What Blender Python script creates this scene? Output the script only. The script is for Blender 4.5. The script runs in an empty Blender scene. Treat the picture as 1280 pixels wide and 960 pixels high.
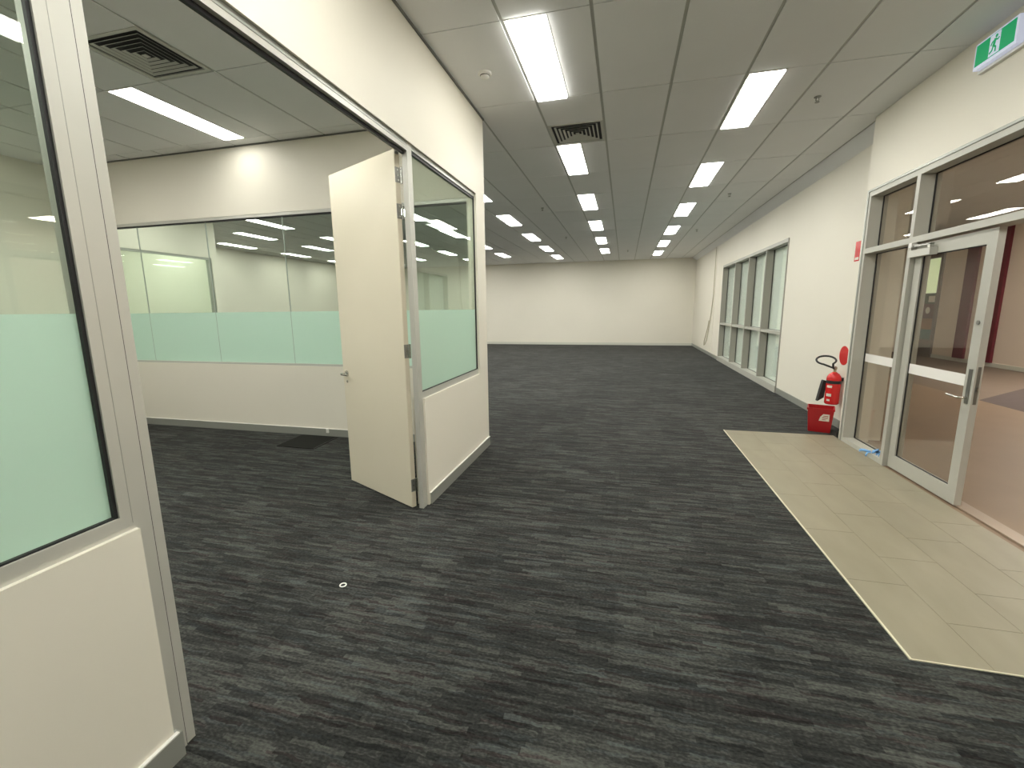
import bpy, bmesh, math, random
from mathutils import Vector, Matrix
random.seed(7)
S = bpy.context.scene
COL = S.collection

# ------------------------------------------------------------------ camera, world, exposure
F_PX, PITCH, ROLL, YAW, CAM_H = 549.349, -.1685, -.0114, .2491, 1.5335
cy_, sy_ = math.cos(YAW), math.sin(YAW)
fwd = Vector((-sy_*math.cos(PITCH), cy_*math.cos(PITCH), math.sin(PITCH)))
r0_ = Vector((cy_, sy_, 0)); u0_ = r0_.cross(fwd)
rgt = r0_*math.cos(ROLL) + u0_*math.sin(ROLL)
upv = -r0_*math.sin(ROLL) + u0_*math.cos(ROLL)
cam = bpy.data.cameras.new('camera')
cam.sensor_width = 36; cam.lens = F_PX/1280*36; cam.clip_start = .02; cam.clip_end = 200
co = bpy.data.objects.new('camera', cam); COL.objects.link(co)
co.matrix_world = Matrix(((rgt.x, upv.x, -fwd.x, 0), (rgt.y, upv.y, -fwd.y, 0), (rgt.z, upv.z, -fwd.z, CAM_H), (0, 0, 0, 1)))
S.camera = co
W = bpy.data.worlds.new('world'); S.world = W; W.use_nodes = True
W.node_tree.nodes['Background'].inputs[0].default_value = (.5, .52, .5, 1)
W.node_tree.nodes['Background'].inputs[1].default_value = .02
S.view_settings.view_transform = 'Standard'; S.view_settings.look = 'None'
S.view_settings.gamma = 1; S.view_settings.exposure = 0.0; S.view_settings.use_curve_mapping = False
LIGHT_POWER = 28.0
LOBBY_FILL_POWER = 60.0
LIGHT_COLOUR = (1.0, .985, .92, 1)

def in_view(x, y, z, m=60):
    d = Vector((x, y, z-CAM_H)); c = d.dot(fwd)
    if c < .1: return False
    px = 640+F_PX*d.dot(rgt)/c; py = 480-F_PX*d.dot(upv)/c
    return -m < px < 1280+m and -m < py < 960+m

# ------------------------------------------------------------------ materials
def new_mat(name):
    m = bpy.data.materials.new(name); m.use_nodes = True
    nt = m.node_tree; b = nt.nodes['Principled BSDF']
    return m, nt, b
def nd(nt, t, **kw):
    n = nt.nodes.new(t)
    for k, v in kw.items(): setattr(n, k, v)
    return n
def mat(name, rgb, rough=.5, metal=0., bump=0., bscale=200., vary=.0, vscale=3., spec=.5):
    m, nt, b = new_mat(name)
    b.inputs['Base Color'].default_value = (*rgb, 1); b.inputs['Roughness'].default_value = rough
    b.inputs['Metallic'].default_value = metal; b.inputs['Specular IOR Level'].default_value = spec
    tc = nd(nt, 'ShaderNodeTexCoord')
    if vary:
        n = nd(nt, 'ShaderNodeTexNoise'); n.inputs['Scale'].default_value = vscale; n.inputs['Detail'].default_value = 4
        nt.links.new(tc.outputs['Object'], n.inputs['Vector'])
        mr = nd(nt, 'ShaderNodeMapRange'); mr.inputs[1].default_value = .3; mr.inputs[2].default_value = .7
        mr.inputs[3].default_value = 1-vary; mr.inputs[4].default_value = 1+vary
        nt.links.new(n.outputs[0], mr.inputs[0])
        mx = nd(nt, 'ShaderNodeVectorMath', operation='SCALE'); mx.inputs[0].default_value = rgb
        nt.links.new(mr.outputs[0], mx.inputs['Scale']); nt.links.new(mx.outputs[0], b.inputs['Base Color'])
    if bump:
        n2 = nd(nt, 'ShaderNodeTexNoise'); n2.inputs['Scale'].default_value = bscale; n2.inputs['Detail'].default_value = 3
        nt.links.new(tc.outputs['Object'], n2.inputs['Vector'])
        bp = nd(nt, 'ShaderNodeBump'); bp.inputs['Strength'].default_value = bump; bp.inputs['Distance'].default_value = .002
        nt.links.new(n2.outputs[0], bp.inputs['Height']); nt.links.new(bp.outputs[0], b.inputs['Normal'])
    return m
def emis(name, rgb, s):
    m, nt, b = new_mat(name)
    b.inputs['Base Color'].default_value = (*rgb[:3], 1)
    b.inputs['Emission Color'].default_value = (*rgb[:3], 1); b.inputs['Emission Strength'].default_value = s
    return m
def glass(name, tint, ior=1.5, haze=0.):
    m, nt, b = new_mat(name); nt.nodes.remove(b)
    out = nt.nodes['Material Output']
    t = nd(nt, 'ShaderNodeBsdfTransparent'); t.inputs[0].default_value = (*tint, 1)
    g = nd(nt, 'ShaderNodeBsdfGlossy'); g.inputs['Roughness'].default_value = .0; g.inputs[0].default_value = (1, 1, 1, 1)
    # Schlick reflectance, the same from both sides of the pane
    lw = nd(nt, 'ShaderNodeLayerWeight'); lw.inputs[0].default_value = .5
    pw = nd(nt, 'ShaderNodeMath', operation='POWER'); pw.inputs[1].default_value = 5
    nt.links.new(lw.outputs['Facing'], pw.inputs[0])
    fr = nd(nt, 'ShaderNodeMath', operation='MULTIPLY_ADD'); fr.inputs[1].default_value = .96; fr.inputs[2].default_value = .04
    nt.links.new(pw.outputs[0], fr.inputs[0])
    mx = nd(nt, 'ShaderNodeMixShader')
    nt.links.new(fr.outputs[0], mx.inputs[0]); nt.links.new(t.outputs[0], mx.inputs[1]); nt.links.new(g.outputs[0], mx.inputs[2])
    nt.links.new(mx.outputs[0], out.inputs[0])
    return m
def frost(name, rgb, clear=.25, trans=.5):
    m, nt, b = new_mat(name); nt.nodes.remove(b)
    out = nt.nodes['Material Output']
    d = nd(nt, 'ShaderNodeBsdfDiffuse'); d.inputs[0].default_value = (*rgb, 1)
    tl = nd(nt, 'ShaderNodeBsdfTranslucent'); tl.inputs[0].default_value = (*rgb, 1)
    tr = nd(nt, 'ShaderNodeBsdfTransparent'); tr.inputs[0].default_value = (*rgb, 1)
    a = nd(nt, 'ShaderNodeMixShader'); a.inputs[0].default_value = trans
    nt.links.new(d.outputs[0], a.inputs[1]); nt.links.new(tl.outputs[0], a.inputs[2])
    c = nd(nt, 'ShaderNodeMixShader'); c.inputs[0].default_value = clear
    nt.links.new(a.outputs[0], c.inputs[1]); nt.links.new(tr.outputs[0], c.inputs[2])
    nt.links.new(c.outputs[0], out.inputs[0])
    return m

M = {}
M['wall'] = mat('wall_paint', (.80, .765, .66), .55, bump=.06, bscale=90, vary=.012, vscale=.8)
M['ceil'] = mat('ceiling_tile', (.84, .845, .845), .75, bump=.08, bscale=140, vary=.015, vscale=2)
M['tee'] = mat('ceiling_grid', (.50, .51, .48), .5)
M['shadow'] = mat('shadow_angle', (.16, .165, .15), .6)
M['alu'] = mat('satin_aluminium', (.56, .555, .50), .38, metal=.25, vary=.02, vscale=6)
M['alu_pale'] = mat('pale_powder_coat', (.47, .465, .41), .42, metal=.05)
M['mullion'] = mat('grey_mullion', (.34, .325, .28), .45, metal=.1)
M['skirt'] = mat('grey_skirting', (.36, .37, .33), .35, metal=.3)
M['skirt_pale'] = mat('pale_skirting', (.62, .62, .54), .4)
M['gasket'] = mat('black_gasket', (.012, .012, .014), .5)
M['joint'] = mat('silicone_joint', (.42, .47, .42), .4)
M['door'] = mat('door_enamel', (.72, .67, .525), .32, bump=.03, bscale=60, vary=.01, vscale=2)
M['dooredge'] = mat('door_edge', (.66, .60, .47), .4)
M['chrome'] = mat('brushed_steel', (.50, .50, .47), .25, metal=1.)
M['plate'] = mat('steel_plate', (.26, .26, .24), .35, metal=.8)
M['glass'] = glass('clear_glass', (.905, .955, .915))
M['glass_clear'] = glass('low_iron_glass', (.985, .99, .985))
M['glass_grey'] = glass('grey_glass', (.90, .895, .87))
M['frost'] = frost('frosted_film', (.735, .885, .795), .08, .45)
M['frost_far'] = frost('frosted_window_film', (.90, .985, .915), .05, .22)
M['red'] = mat('red_enamel', (.62, .02, .02), .25)
M['redplastic'] = mat('red_plastic', (.40, .008, .012), .35)
M['black'] = mat('black_rubber', (.015, .015, .016), .45)
M['white'] = mat('white_plastic', (.82, .81, .76), .4)
M['paper'] = mat('paper_label', (.80, .76, .66), .6)
M['brass'] = mat('brass_valve', (.45, .36, .20), .35, metal=.8)
M['lamp'] = emis('lamp_diffuser', LIGHT_COLOUR, LIGHT_POWER)
M['lamp_soft'] = emis('lamp_diffuser_reduced', LIGHT_COLOUR, LIGHT_POWER*.58)  # output turned down to calm hot spots on nearby walls
M['lamp_dim'] = emis('lamp_diffuser_dimmed', LIGHT_COLOUR, LIGHT_POWER*.42)
M['lamp_room'] = emis('lamp_diffuser_room', LIGHT_COLOUR, LIGHT_POWER*1.2)
M['fill_lobby'] = emis('lobby_fill_diffuser', (1, .93, .84, 1), LOBBY_FILL_POWER)
M['fill_lobby_far'] = emis('lobby_fill_far', (1, .93, .84, 1), LOBBY_FILL_POWER*.38)
M['green'] = emis('exit_green', (.0, .25, .09, 1), .75)
M['exitwhite'] = emis('exit_white', (.55, .58, .72, 1), .55)
M['ventdark'] = mat('vent_dark', (.03, .03, .032), .7)
M['ventmetal'] = mat('vent_metal', (.60, .60, .55), .45)
M['blue'] = mat('blue_ribbon', (.18, .42, .78), .5)
M['stripe'] = mat('white_safety_film', (.86, .84, .80), .6)
M['cable'] = mat('beige_cable', (.50, .46, .34), .5)
M['maroon'] = mat('maroon_paint', (.14, .018, .028), .5)
M['lobwall'] = mat('lobby_wall_paint', (.80, .69, .575), .6, vary=.015, vscale=1)
M['lobceil'] = mat('lobby_ceiling', (.62, .62, .60), .7)
M['lobtile'] = mat('lobby_floor_tile', (.235, .160, .100), .5, vary=.05, vscale=2)
M['lobdark'] = mat('lobby_dark_carpet', (.10, .075, .068), .8, vary=.1, vscale=12)
M['lobmid'] = mat('lobby_far_floor', (.19, .145, .11), .6, vary=.04, vscale=4)
M['mat'] = mat('dark_floor_panel', (.020, .020, .018), .9, bump=.2, bscale=300, spec=.08)
M['trim'] = mat('edge_trim', (.72, .68, .52), .3)
M['threshold'] = mat('bronze_threshold', (.34, .26, .19), .4, metal=.2)
M['frame_dark'] = mat('lobby_frame', (.19, .15, .13), .5)
M['litpane'] = emis('lit_pane', (.62, .72, .42, 1), .75)

def beige_tile():
    m, nt, b = new_mat('beige_porcelain')
    tc = nd(nt, 'ShaderNodeTexCoord'); oi = nd(nt, 'ShaderNodeObjectInfo')
    n = nd(nt, 'ShaderNodeTexNoise'); n.inputs['Scale'].default_value = 2.2; n.inputs['Detail'].default_value = 5
    mp = nd(nt, 'ShaderNodeMapping'); mp.inputs['Scale'].default_value = (3, 1, 1)
    g = nd(nt, 'ShaderNodeNewGeometry')
    nt.links.new(g.outputs['Position'], mp.inputs[0]); nt.links.new(mp.outputs[0], n.inputs['Vector'])
    r = nd(nt, 'ShaderNodeValToRGB')
    r.color_ramp.elements[0].position = .3; r.color_ramp.elements[0].color = (.262, .236, .164, 1)
    r.color_ramp.elements[1].position = .72; r.color_ramp.elements[1].color = (.302, .272, .194, 1)
    nt.links.new(n.outputs[0], r.inputs[0])
    mr = nd(nt, 'ShaderNodeMapRange'); mr.inputs[3].default_value = .97; mr.inputs[4].default_value = 1.03
    nt.links.new(oi.outputs['Random'], mr.inputs[0])
    v = nd(nt, 'ShaderNodeVectorMath', operation='SCALE'); nt.links.new(r.outputs[0], v.inputs[0]); nt.links.new(mr.outputs[0], v.inputs['Scale'])
    nt.links.new(v.outputs[0], b.inputs['Base Color'])
    b.inputs['Roughness'].default_value = .42
    return m
M['tile'] = beige_tile()
M['grout'] = mat('tile_grout', (.33, .29, .20), .8)

def carpet():
    m, nt, b = new_mat('charcoal_carpet')
    L = nt.links.new
    g = nd(nt, 'ShaderNodeNewGeometry'); sp = nd(nt, 'ShaderNodeSeparateXYZ'); L(g.outputs['Position'], sp.inputs[0])
    def mth(op, a, b_=None, c=None):
        n = nd(nt, 'ShaderNodeMath', operation=op)
        for i, v in enumerate((a, b_, c)):
            if v is None: continue
            if isinstance(v, (int, float)): n.inputs[i].default_value = v
            else: L(v, n.inputs[i])
        return n.outputs[0]
    # gently wobbled rows so that dashes are not ruled lines
    wn = nd(nt, 'ShaderNodeTexNoise'); wn.inputs['Scale'].default_value = 14; wn.inputs['Detail'].default_value = 2
    L(g.outputs['Position'], wn.inputs['Vector'])
    yw = mth('ADD', sp.outputs[1], mth('MULTIPLY', mth('SUBTRACT', wn.outputs[0], .5), .030))
    def dash(length, height, seed):
        row = mth('FLOOR', mth('DIVIDE', yw, height))
        w1 = nd(nt, 'ShaderNodeTexWhiteNoise', noise_dimensions='1D'); L(mth('ADD', row, seed), w1.inputs['W'])
        xs = mth('ADD', mth('DIVIDE', sp.outputs[0], length), mth('MULTIPLY', w1.outputs[0], 7.3))
        cell = mth('FLOOR', xs)
        cb = nd(nt, 'ShaderNodeCombineXYZ'); L(cell, cb.inputs[0]); L(row, cb.inputs[1]); cb.inputs[2].default_value = seed
        w = nd(nt, 'ShaderNodeTexWhiteNoise', noise_dimensions='3D'); L(cb.outputs[0], w.inputs['Vector'])
        return w
    d1 = dash(.22, .023, 1.7); d2 = dash(.15, .0120, 9.1); d3 = dash(.34, .045, 4.4)
    mp = nd(nt, 'ShaderNodeMapping'); mp.inputs['Scale'].default_value = (9, 95, 1)
    L(g.outputs['Position'], mp.inputs[0])
    st = nd(nt, 'ShaderNodeTexNoise'); st.inputs['Scale'].default_value = 1; st.inputs['Detail'].default_value = 4; L(mp.outputs[0], st.inputs['Vector'])
    fine = nd(nt, 'ShaderNodeTexNoise'); fine.inputs['Scale'].default_value = 120; fine.inputs['Detail'].default_value = 2
    fm_ = nd(nt, 'ShaderNodeMapping'); fm_.inputs['Scale'].default_value = (.55, 1, 1); L(g.outputs['Position'], fm_.inputs[0]); L(fm_.outputs[0], fine.inputs['Vector'])
    # carpet tiles 0.5 m: slight shade change from tile to tile
    tcb = nd(nt, 'ShaderNodeCombineXYZ'); L(mth('FLOOR', mth('DIVIDE', sp.outputs[0], .5)), tcb.inputs[0]); L(mth('FLOOR', mth('DIVIDE', mth('ADD', sp.outputs[1], .2), .5)), tcb.inputs[1])
    tw = nd(nt, 'ShaderNodeTexWhiteNoise', noise_dimensions='3D'); L(tcb.outputs[0], tw.inputs['Vector'])
    v = mth('ADD', mth('MULTIPLY', d1.outputs[0], .24), mth('MULTIPLY', d2.outputs[0], .16))
    v = mth('ADD', v, mth('MULTIPLY', d3.outputs[0], .12))
    v = mth('ADD', v, mth('MULTIPLY', st.outputs[0], .42))
    v = mth('ADD', v, mth('MULTIPLY', mth('SUBTRACT', fine.outputs[0], .5), .55))
    v = mth('ADD', v, mth('MULTIPLY', mth('SUBTRACT', tw.outputs[0], .5), .07))
    r = nd(nt, 'ShaderNodeValToRGB'); e = r.color_ramp.elements
    e[0].position = .22; e[0].color = (.0115, .012, .0117, 1)
    e[1].position = .78; e[1].color = (.090, .094, .084, 1)
    e2 = r.color_ramp.elements.new(.46); e2.color = (.030, .0312, .0290, 1)
    L(v, r.inputs[0])
    # a few dashes carry a faint wine-red or blue-grey thread
    hx = nd(nt, 'ShaderNodeMix', data_type='RGBA', blend_type='MULTIPLY'); hx.inputs[0].default_value = .40
    hr = nd(nt, 'ShaderNodeValToRGB'); hr.color_ramp.interpolation = 'CONSTANT'
    hr.color_ramp.elements[0].color = (1.0, .62, .66, 1); hr.color_ramp.elements[1].position = .12; hr.color_ramp.elements[1].color = (1, 1, 1, 1)
    h3 = hr.color_ramp.elements.new(.85); h3.color = (.72, .86, 1, 1)
    L(d2.outputs[0], hr.inputs[0]); L(r.outputs[0], hx.inputs[6]); L(hr.outputs[0], hx.inputs[7])
    L(hx.outputs[2], b.inputs['Base Color'])
    b.inputs['Roughness'].default_value = .9; b.inputs['Specular IOR Level'].default_value = .04
    b.inputs['Sheen Weight'].default_value = .055; b.inputs['Sheen Roughness'].default_value = .5
    bp = nd(nt, 'ShaderNodeBump'); bp.inputs['Strength'].default_value = .35; bp.inputs['Distance'].default_value = .003
    L(fine.outputs[0], bp.inputs['Height']); L(bp.outputs[0], b.inputs['Normal'])
    return m
M['carpet'] = carpet()

# ------------------------------------------------------------------ geometry helpers
class B:
    """collects shapes into one bmesh"""
    def __init__(s): s.bm = bmesh.new()
    def box(s, x0, x1, y0, y1, z0, z1):
        v = [s.bm.verts.new(p) for p in ((x0,y0,z0),(x1,y0,z0),(x1,y1,z0),(x0,y1,z0),(x0,y0,z1),(x1,y0,z1),(x1,y1,z1),(x0,y1,z1))]
        for f in ((0,3,2,1),(4,5,6,7),(0,1,5,4),(1,2,6,5),(2,3,7,6),(3,0,4,7)): s.bm.faces.new([v[i] for i in f])
        return s
    def prism(s, pts, axis, a, b):
        """polygon pts (2D) extruded along an axis from a to b"""
        def P(p, t):
            return {'x': (t, p[0], p[1]), 'y': (p[0], t, p[1]), 'z': (p[0], p[1], t)}[axis]
        lo = [s.bm.verts.new(P(p, a)) for p in pts]; hi = [s.bm.verts.new(P(p, b)) for p in pts]
        s.bm.faces.new(lo); s.bm.faces.new(hi[::-1])
        n = len(pts)
        for i in range(n): s.bm.faces.new((lo[i], hi[i], hi[(i+1) % n], lo[(i+1) % n]))
        bmesh.ops.recalc_face_normals(s.bm, faces=s.bm.faces[:])
        return s
    def lathe(s, prof, cx=0, cy=0, n=24):
        rings = []
        for (r, z) in prof:
            if r < 1e-6: rings.append([s.bm.verts.new((cx, cy, z))])
            else: rings.append([s.bm.verts.new((cx+r*math.cos(2*math.pi*i/n), cy+r*math.sin(2*math.pi*i/n), z)) for i in range(n)])
        for a, b in zip(rings, rings[1:]):
            for i in range(n):
                j = (i+1) % n
                q = [a[0] if len(a) == 1 else a[i], a[0] if len(a) == 1 else a[j], b[0] if len(b) == 1 else b[j], b[0] if len(b) == 1 else b[i]]
                u = []
                for w in q:
                    if w not in u: u.append(w)
                if len(u) > 2: s.bm.faces.new(u)
        for rr in (rings[0], rings[-1]):
            if len(rr) > 2: s.bm.faces.new(rr)
        bmesh.ops.recalc_face_normals(s.bm, faces=s.bm.faces[:])
        return s
    def tube(s, pts, r, n=10, closed=False):
        pts = [Vector(p) for p in pts]; N = len(pts); rings = []
        rad = r if isinstance(r, (list, tuple)) else [r]*N
        ref = None
        for i, p in enumerate(pts):
            a = pts[(i-1) % N] if closed else pts[max(i-1, 0)]; b = pts[(i+1) % N] if closed else pts[min(i+1, N-1)]
            t = (b-a).normalized()
            if ref is None: ref = t.orthogonal().normalized()
            u = (ref - t*ref.dot(t)).normalized(); w = t.cross(u); ref = u
            rings.append([s.bm.verts.new(p+rad[i]*(u*math.cos(2*math.pi*k/n)+w*math.sin(2*math.pi*k/n))) for k in range(n)])
        for i in range(N if closed else N-1):
            a, b = rings[i], rings[(i+1) % N]
            for k in range(n): s.bm.faces.new((a[k], a[(k+1) % n], b[(k+1) % n], b[k]))
        if not closed: s.bm.faces.new(rings[0]); s.bm.faces.new(rings[-1])
        bmesh.ops.recalc_face_normals(s.bm, faces=s.bm.faces[:])
        return s
    def bevel(s, w=.003, seg=2):
        es = [e for e in s.bm.edges if len(e.link_faces) == 2 and e.calc_face_angle(0) > .6]
        bmesh.ops.bevel(s.bm, geom=es, offset=w, segments=seg, affect='EDGES', profile=.7, clamp_overlap=True)
        return s
    def mesh(s, name, m, smooth=False):
        me = bpy.data.meshes.new(name); s.bm.to_mesh(me); s.bm.free()
        me.materials.append(M[m])
        if smooth:
            for p in me.polygons: p.use_smooth = True
            me.set_sharp_from_angle(angle=.7)
        return me
    def obj(s, name, m, parent=None, smooth=False):
        return link(name, s.mesh(name, m, smooth), parent)
def link(name, me, parent=None, loc=None):
    o = bpy.data.objects.new(name, me); COL.objects.link(o)
    if parent: o.parent = parent
    if loc: o.location = loc
    return o
def tag(o, label, cat=None, group=None, kind=None):
    if label: o['label'] = label
    if cat: o['category'] = cat
    if group: o['group'] = group
    if kind: o['kind'] = kind
    return o
def thing(name, label, cat, loc=(0, 0, 0), rz=0, group=None):
    o = bpy.data.objects.new(name, None); COL.objects.link(o); o.empty_display_size = .1
    o.location = loc; o.rotation_euler = (0, 0, rz)
    return tag(o, label, cat, group)
def struct(o, label=None, cat=None):
    return tag(o, label, cat, kind='structure')
def sroot(name, label, cat):
    o = bpy.data.objects.new(name, None); COL.objects.link(o); o.empty_display_size = .1
    return struct(o, label, cat)
def bx(*a): return B().box(*a)

# ------------------------------------------------------------------ key dimensions (metres)
H = 3.454                       # ceiling
XL = -1.4636                    # face of the office partition
XR, XR2 = 2.683, 2.467          # right wall, front part of it stands proud
YP = 5.735                      # where the proud part ends
YB = 19.03                      # back wall
YO, YO2 = 4.58, 4.66            # glazed rear wall of the office
XFL = -11.9                     # far left wall of the open area
XW, YW = -8.5, 7.9              # glazed side wall seen through the office
XOL = -7.4                      # office left wall
YF = -4.0                       # wall behind the camera
HEAD, SILL, FROST = 2.67, .885, 1.535
GX, GY = -.266, 3.2209          # ceiling grid origin

# ------------------------------------------------------------------ floors
fl = struct(bx(XFL-.2, XR2, YF-.2, YB+.2, -.05, 0).obj('floor', 'carpet'), 'dark charcoal carpet with fine streaks running across the office', 'floor')
bx(XR2, XR+.22, YP, YB+.2, -.05, 0).obj('floor_strip', 'carpet', fl)
TX0, TX1, TY0, TY1 = 1.262, XR2, 2.07, 5.86
bx(TX0, TX1, TY0, TY1, -.04, .0015).obj('tile_bed', 'grout', fl)
tw, tl_ = .2985, .6
tmesh = {}
ci = 0; x = TX0+.004
while x < TX1-.01:
    x1 = min(x+.30, TX1); y = TY0 - (.3 if ci % 2 else 0)
    while y < TY1-.01:
        a, b_ = max(y, TY0)+.0012, min(y+.6, TY1)-.0012
        w_, l_ = round(x1-x-.0024, 4), round(b_-a, 4)
        if l_ > .02:
            if (w_, l_) not in tmesh: tmesh[(w_, l_)] = B().box(0, w_, 0, l_, 0, .004).mesh('floor_tile', 'tile')
            link('floor_tile', tmesh[(w_, l_)], fl, (x+.0012, a, -.001))
        y += .6
    x += .30; ci += 1
bx(TX0-.006, TX0+.004, TY0-.006, TY1, -.02, .006).obj('edge_trim', 'trim', fl)
bx(TX0+.004, TX1, TY0-.006, TY0, -.02, .005).obj('edge_trim', 'trim', fl)

# ------------------------------------------------------------------ ceiling: grid, tiles, lights, vents
ce = struct(bx(XFL-.2, XR+.2, YF-.2, YB+.2, H+.007, H+.12).obj('ceiling', 'tee'), 'suspended grey tile ceiling over the whole office', 'ceiling')
# light columns (left edge of slot, parity of rows)
regular = [GX+.6*k for k in range(-12, 5)]                       # -7.466 .. 2.134
LCOL = {0: GX+1.2, 1: GX-.6, 2: GX-2.4, 3: GX-4.2, 4: -6.1, 5: -7.85, 6: -9.40, 7: -11.2}
def columns(y):
    """edges of the tile columns on this row"""
    if y + .6 < YO: return regular
    xs = [GX+.6*k for k in range(-7, 5)]
    far = []
    for a, b_ in ((LCOL[3], LCOL[4]), (LCOL[4], LCOL[5]), (LCOL[5], LCOL[6]), (LCOL[6], LCOL[7])):
        for k in (1, 2, 3): far.append(a+(b_-a)*k/3)
    return sorted(far) + xs
lights = []                                                        # (col key, row)
for c in LCOL:
    for r in range(-4, 12):
        odd = c in (0, 2, 4, 6)
        if (r % 2 == 1) != odd or r < -4: continue
        ya, yb = GY+1.2*r, GY+1.2*(r+1)
        if c >= 2 and (ya < YO2+.05 and yb > YO+.05): continue     # would cross the office rear wall
        if c == 3 and r == 0: pass
        if c >= 4 and yb < YO: 
            if c == 4 and r == -1: pass
            elif c == 6 and r >= -1: pass
            else: continue
        if c == 7 and ya < YW+.5: continue
        if c in (6,) and ya < YW and yb > YW-.2: continue
        lights.append((c, r))
lights.append((6, 1))
lights = sorted(set(lights))
slot = {}
for c, r in lights: slot[(round(LCOL[c], 2), r)] = 'light'
slot[(round(GX-.6, 2), 1)] = 'vent'
slot[(round(GX-3.6, 2), -1)] = 'vent'
tcache = {}
rest = B(); n_ind = 0
def tile(x0, x1, y0, y1, single):
    global n_ind
    w_, l_ = round(x1-x0, 3), round(y1-y0, 3)
    if w_ < .03 or l_ < .03: return
    if single:
        if (w_, l_) not in tcache: tcache[(w_, l_)] = B().box(0, w_, 0, l_, 0, .014).mesh('ceiling_tile', 'ceil')
        link('ceiling_tile', tcache[(w_, l_)], ce, (x0, y0, H)); n_ind += 1
    else: rest.box(x0, x1, y0, y1, H, H+.014)
for r in range(-6, 14):
    ya, yb = GY+1.2*r+.0045, min(GY+1.2*(r+1)-.0045, YB)
    if yb <= YF: continue
    cs = columns(GY+1.2*r)
    for i, xa in enumerate(cs):
        xb = cs[i+1] if i+1 < len(cs) else XR2+.05
        xm, ym = (xa+xb)/2, (ya+yb)/2
        vis = any(in_view(px, py, H, 5) for px in (xa, xb) for py in (ya, yb)) and (xm > -4.5 or (ym < YO and xm > -7.2))
        k = slot.get((round(xa, 2), r))
        A, Z = xa+.012, xb-.012
        if k == 'light': tile(xa+.312, Z, ya, yb, vis)
        elif k == 'vent': tile(A, Z, ya, ya+.597, vis)
        elif ya < YO < yb and xb < XL and xm < XL:
            tile(A, Z, ya, YO+.02, vis); tile(A, Z, YO+.04, yb, vis)
        else: tile(A, Z, ya, yb, vis)
tag(rest.obj('ceiling_tile_field', 'ceil', ce), None, None, kind='stuff')

ORD = ['nearest', 'second', 'third', 'fourth', 'fifth', 'sixth', 'seventh', 'eighth']
lm_h = B().box(0, .27, 0, 1.176, 0, .02).mesh('housing', 'white')
lm_r = None
rb = B()
for a in ((-.012, 0, -.012, 1.188), (.27, .282, -.012, 1.188)): rb.box(a[0], a[1], a[2], a[3], -.004, .012)
rb.box(0, .27, -.012, 0, -.004, .012); rb.box(0, .27, 1.176, 1.188, -.004, .012)
lm_r = rb.mesh('rim', 'white')
lm_d = B().box(.002, .268, .002, 1.174, -.008, .0).mesh('diffuser', 'lamp')
def flush(m): return B().box(.002, .268, .002, 1.174, -.002, .0).mesh('diffuser', m)      # flush type in the rooms
lm_side = B().box(.002, .268, .002, 1.174, -.018, .0).mesh('diffuser', 'lamp_soft')  # deeper glowing sides added to brighten the top of the partition
lm_f, lm_soft, lm_dim, lm_room = flush('lamp'), flush('lamp_soft'), flush('lamp_dim'), flush('lamp_room')
def diffuser(c, r, ya):
    if (c, r) == (1, 0): return lm_side                # beside the partition
    if (c, r) == (3, 0): return lm_dim                 # hard against the office rear wall
    if ya < YO and 2 <= c <= 4: return lm_room
    if c >= 5 and ya > YO: return lm_soft
    return lm_f if c >= 4 else lm_d
names = {0: 'in the row beside the right wall', 1: 'in the middle row of the open hall', 2: 'in the row just left of the middle row',
         3: 'in the second row left of the middle row'}
def lightlabel(c, r, n):
    ya = GY+1.2*r
    if c == 3 and ya < YO and r == 0: return 'long glowing ceiling panel inside the office touching its rear wall'
    if ya < 2.6 or (ya < YO and c >= 2): return 'slim ceiling light panel outside the picture, behind or beside the viewpoint'
    if c in names: return f'slim white ceiling light panel, {ORD[n]} {names[c]}'
    return None
cnt = {}
for c, r in lights:
    ya = GY+1.2*r
    x0 = LCOL[c]+.026
    shown = not (ya < 2.6 or (ya < YO and c >= 2 and not (c == 3 and r == 0)))
    n = cnt.get(c, 0)
    lab = lightlabel(c, r, n)
    if lab is None:
        w = {4: 'nearest to the glazed rear wall of the office', 5: 'over the middle', 6: 'second from the left wall', 7: 'along the left wall'}[c]
        lab = f'ceiling light seen through the office glass, {ORD[n]} of the row {w}' if c != 4 else f'ceiling light seen through the office glass, {ORD[n]} of the right-hand row there'
    if shown and not (c == 3 and r == 0): cnt[c] = n+1
    t = thing('ceiling_light', lab, 'ceiling light', (x0, ya+.012, H), 0, 'recessed ceiling light panels')
    link('housing', lm_h, t, (0, 0, .002)); link('rim', lm_r, t); link('diffuser', diffuser(c, r, ya), t)

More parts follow.
